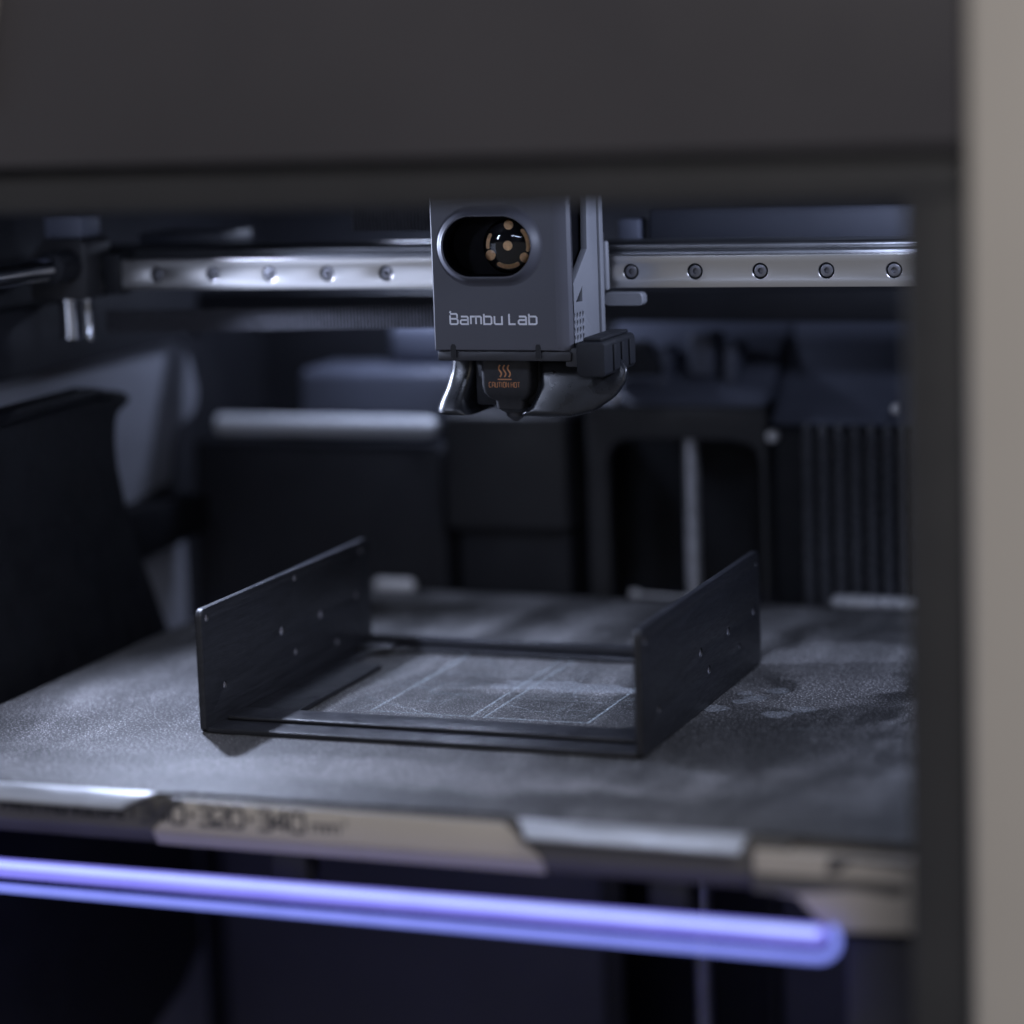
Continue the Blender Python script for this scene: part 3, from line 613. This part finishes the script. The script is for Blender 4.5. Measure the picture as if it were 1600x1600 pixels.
def smear(name, c, rx, ry, ang, wob=.15, z=.03):
    bm = bmesh.new(); ca, sa = math.cos(ang), math.sin(ang); ph = random.uniform(0, 6); pts = []
    for i in range(40):
        t = 2*math.pi*i/40; k = 1+wob*math.sin(3*t+ph)+wob*.6*math.sin(7*t+2*ph); x, y = rx*k*math.cos(t), ry*k*math.sin(t); pts.append((c[0]+ca*x-sa*y, c[1]+sa*x+ca*y, z))
    bm.faces.new([bm.verts.new(p) for p in pts]); return obj(name, finish(bm, name, False), 'film', pl)
for c, rx, ry in (((82, 151), 4.6, 5.2), ((88, 163), 3.6, 3.4), ((92, 169), 4.4, 4.4), ((97, 182), 4.4, 4.6), ((106, 147), 5.6, 5), ((86, 176), 3, 3), ((113, 156), 4.6, 4.4)): smear('residue_spot', c, rx, ry, .3, .09)
smear('residue_smear', (12, 172), 26, 7, .12, .2); smear('residue_smear', (30, 168), 20, 4, .1, .2)
for k in range(92):
    x, y = (random.uniform(-62, 62), random.uniform(108, 210)) if k < 74 else (random.uniform(-160, 170), random.uniform(15, 320)); a = random.choice((random.gauss(.1, .25), random.gauss(1.45, .3))); l = random.uniform(6, 26)
    residue([(x, y), (x+l*math.cos(a), y+l*math.sin(a))], random.uniform(.16, .34), z=.05)

# ================================================================== LIGHT BAR
lb = thing('light_bar', 'glowing violet-blue light bar with rounded end below the bed front', 'light bar')
def capsule(name, x1, zc, hz, hy, y, m, parent):
    L = []
    for x, s in ((-320, 1), (x1-2, 1), (x1-.6, .85), (x1, .5)):
        L.append([(x, y+hy*s*math.cos(t), zc+hz*s*math.sin(t)) for t in [2*math.pi*k/24 for k in range(24)]])
    return loft(name, L, m, parent)
capsule('core_strip', 161, -25.9, 1.1, 1.4, -10.4, 'glow_core', lb)
capsule('diffuser', 162.5, -27.7, 3.2, 3.0, -8, 'glow_body', lb)
pth = [(-320, -8, -34.9), (157, -8, -34.9)]+[(159.5+6.4*math.sin(t), -8, -28.9-6.0*math.cos(t)) for t in [math.radians(a) for a in range(15, 150, 15)]]
tube('lower_strip', pth, 1.6, 'glow_low', lb, 20)
prism('bar_spine', [(-5, -29.5), (2, -29), (2, -32), (-6, -32.4)], 'x', -320, 158, 'black_plastic', lb, r=.3)
area('light_bar_glow', (-70, -8, -37.5), (-70, 190, -240), 430, 3, 0.11, (.06, .08, 1.0))
for x in (-150, -20, 110): box('bar_bracket', x-6, x+6, 2, 14, -36, -18.3, 'black_plastic', lb, r=.6)

# ================================================================== PRINTED BRACKET
br = thing('printed_bracket', 'black printed U-shaped bracket with two drilled upright sides lying on the build plate', 'printed bracket')
BX0, BX1, BY0, BY1, H = -88.7, 78.6, 75.9, 224.6, 45.0
def side_out(y0, y1, h, r=3.5):
    o = [(y0, .12+1.5), (y0+1.5, .12), (y1-1.5, .12), (y1, 1.6)]
    for k in range(7):
        t = math.radians(90*k/6); o.append((y1-r+r*math.cos(t), h-r+r*math.sin(t)))
    for k in range(7):
        t = math.radians(90+90*k/6); o.append((y0+r+r*math.cos(t), h-r+r*math.sin(t)))
    return o
LH = [(80.5, 41.3), (154.4, 41.6), (140.9, 23.8), (176.2, 23.0), (152.2, 13.3), (92, 14.2), (210.8, 23.8), (217, 41), (190.4, 9)]
RH = [(219.6, 40.4), (215.2, 22.8), (180.9, 22.0), (145.4, 21.8), (194.9, 13.4), (155.2, 13.2), (95.3, 13.0), (81.5, 40.2)]
big = {(140.9, 23.8), (176.2, 23.0), (180.9, 22.0), (145.4, 21.8), (155.2, 13.2), (215.2, 22.8)}
s1 = plate('side_plate', side_out(BY0, BY1, H), [circ(y, z, 1.7 if (y, z) in big else 1.25, 18) for y, z in LH], 'x', BX0, BX0+2.6, 'print_black', br, bev=.35)
s2 = plate('side_plate', side_out(BY0, BY1, H), [circ(y, z, 1.7 if (y, z) in big else 1.25, 18) for y, z in RH], 'x', BX1-2.6, BX1, 'print_black', br, bev=.35)
for s_, hs, x0 in ((s1, LH, BX0+.5), (s2, RH, BX1-2.2)):        # added pale rings painting the light caught on the hole edges
    for (y, z) in hs:
        r = 1.7 if (y, z) in big else 1.25
        loft('hole_glint', [ring((y, z), q, 'x', 18, a) for a, q in ((x0, r-.02), (x0+1.6, r-.02), (x0+1.6, r*.62), (x0, r*.62))]+[ring((y, z), r-.02, 'x', 18, x0)], 'glint_grey', s_, False, False)
hole = [(-64.5, 103), (54, 103), (62, 110), (64, 116), (64, 205), (56, 213.5), (-64, 213.5), (-74, 208), (-79, 203), (-79, 187), (-64.5, 184)]
plate('base_frame', [(BX0+2.65, BY0+.3), (BX0+4, BY0-.2), (BX1-4, BY0-.2), (BX1-2.65, BY0+.3), (BX1-2.65, BY1-.3), (BX1-4, BY1), (BX0+4, BY1), (BX0+2.65, BY1-.3)], [hole], 'z', .08, 2.0, 'print_black', br, bev=.4)
box('front_rib', -84, 72, 88, 102.4, 2.02, 3.6, 'print_black', br, r=.7, seg=3)
box('rear_rib', -85.5, 75, 217, 221.5, 2.02, 5.8, 'print_black', br, r=.7)
for x0, x1, y0, y1 in ((-86, -71, 206, 216.8),): box('corner_pad', x0, x1, y0, y1, 2.02, 3.6, 'print_black', br, r=.8)
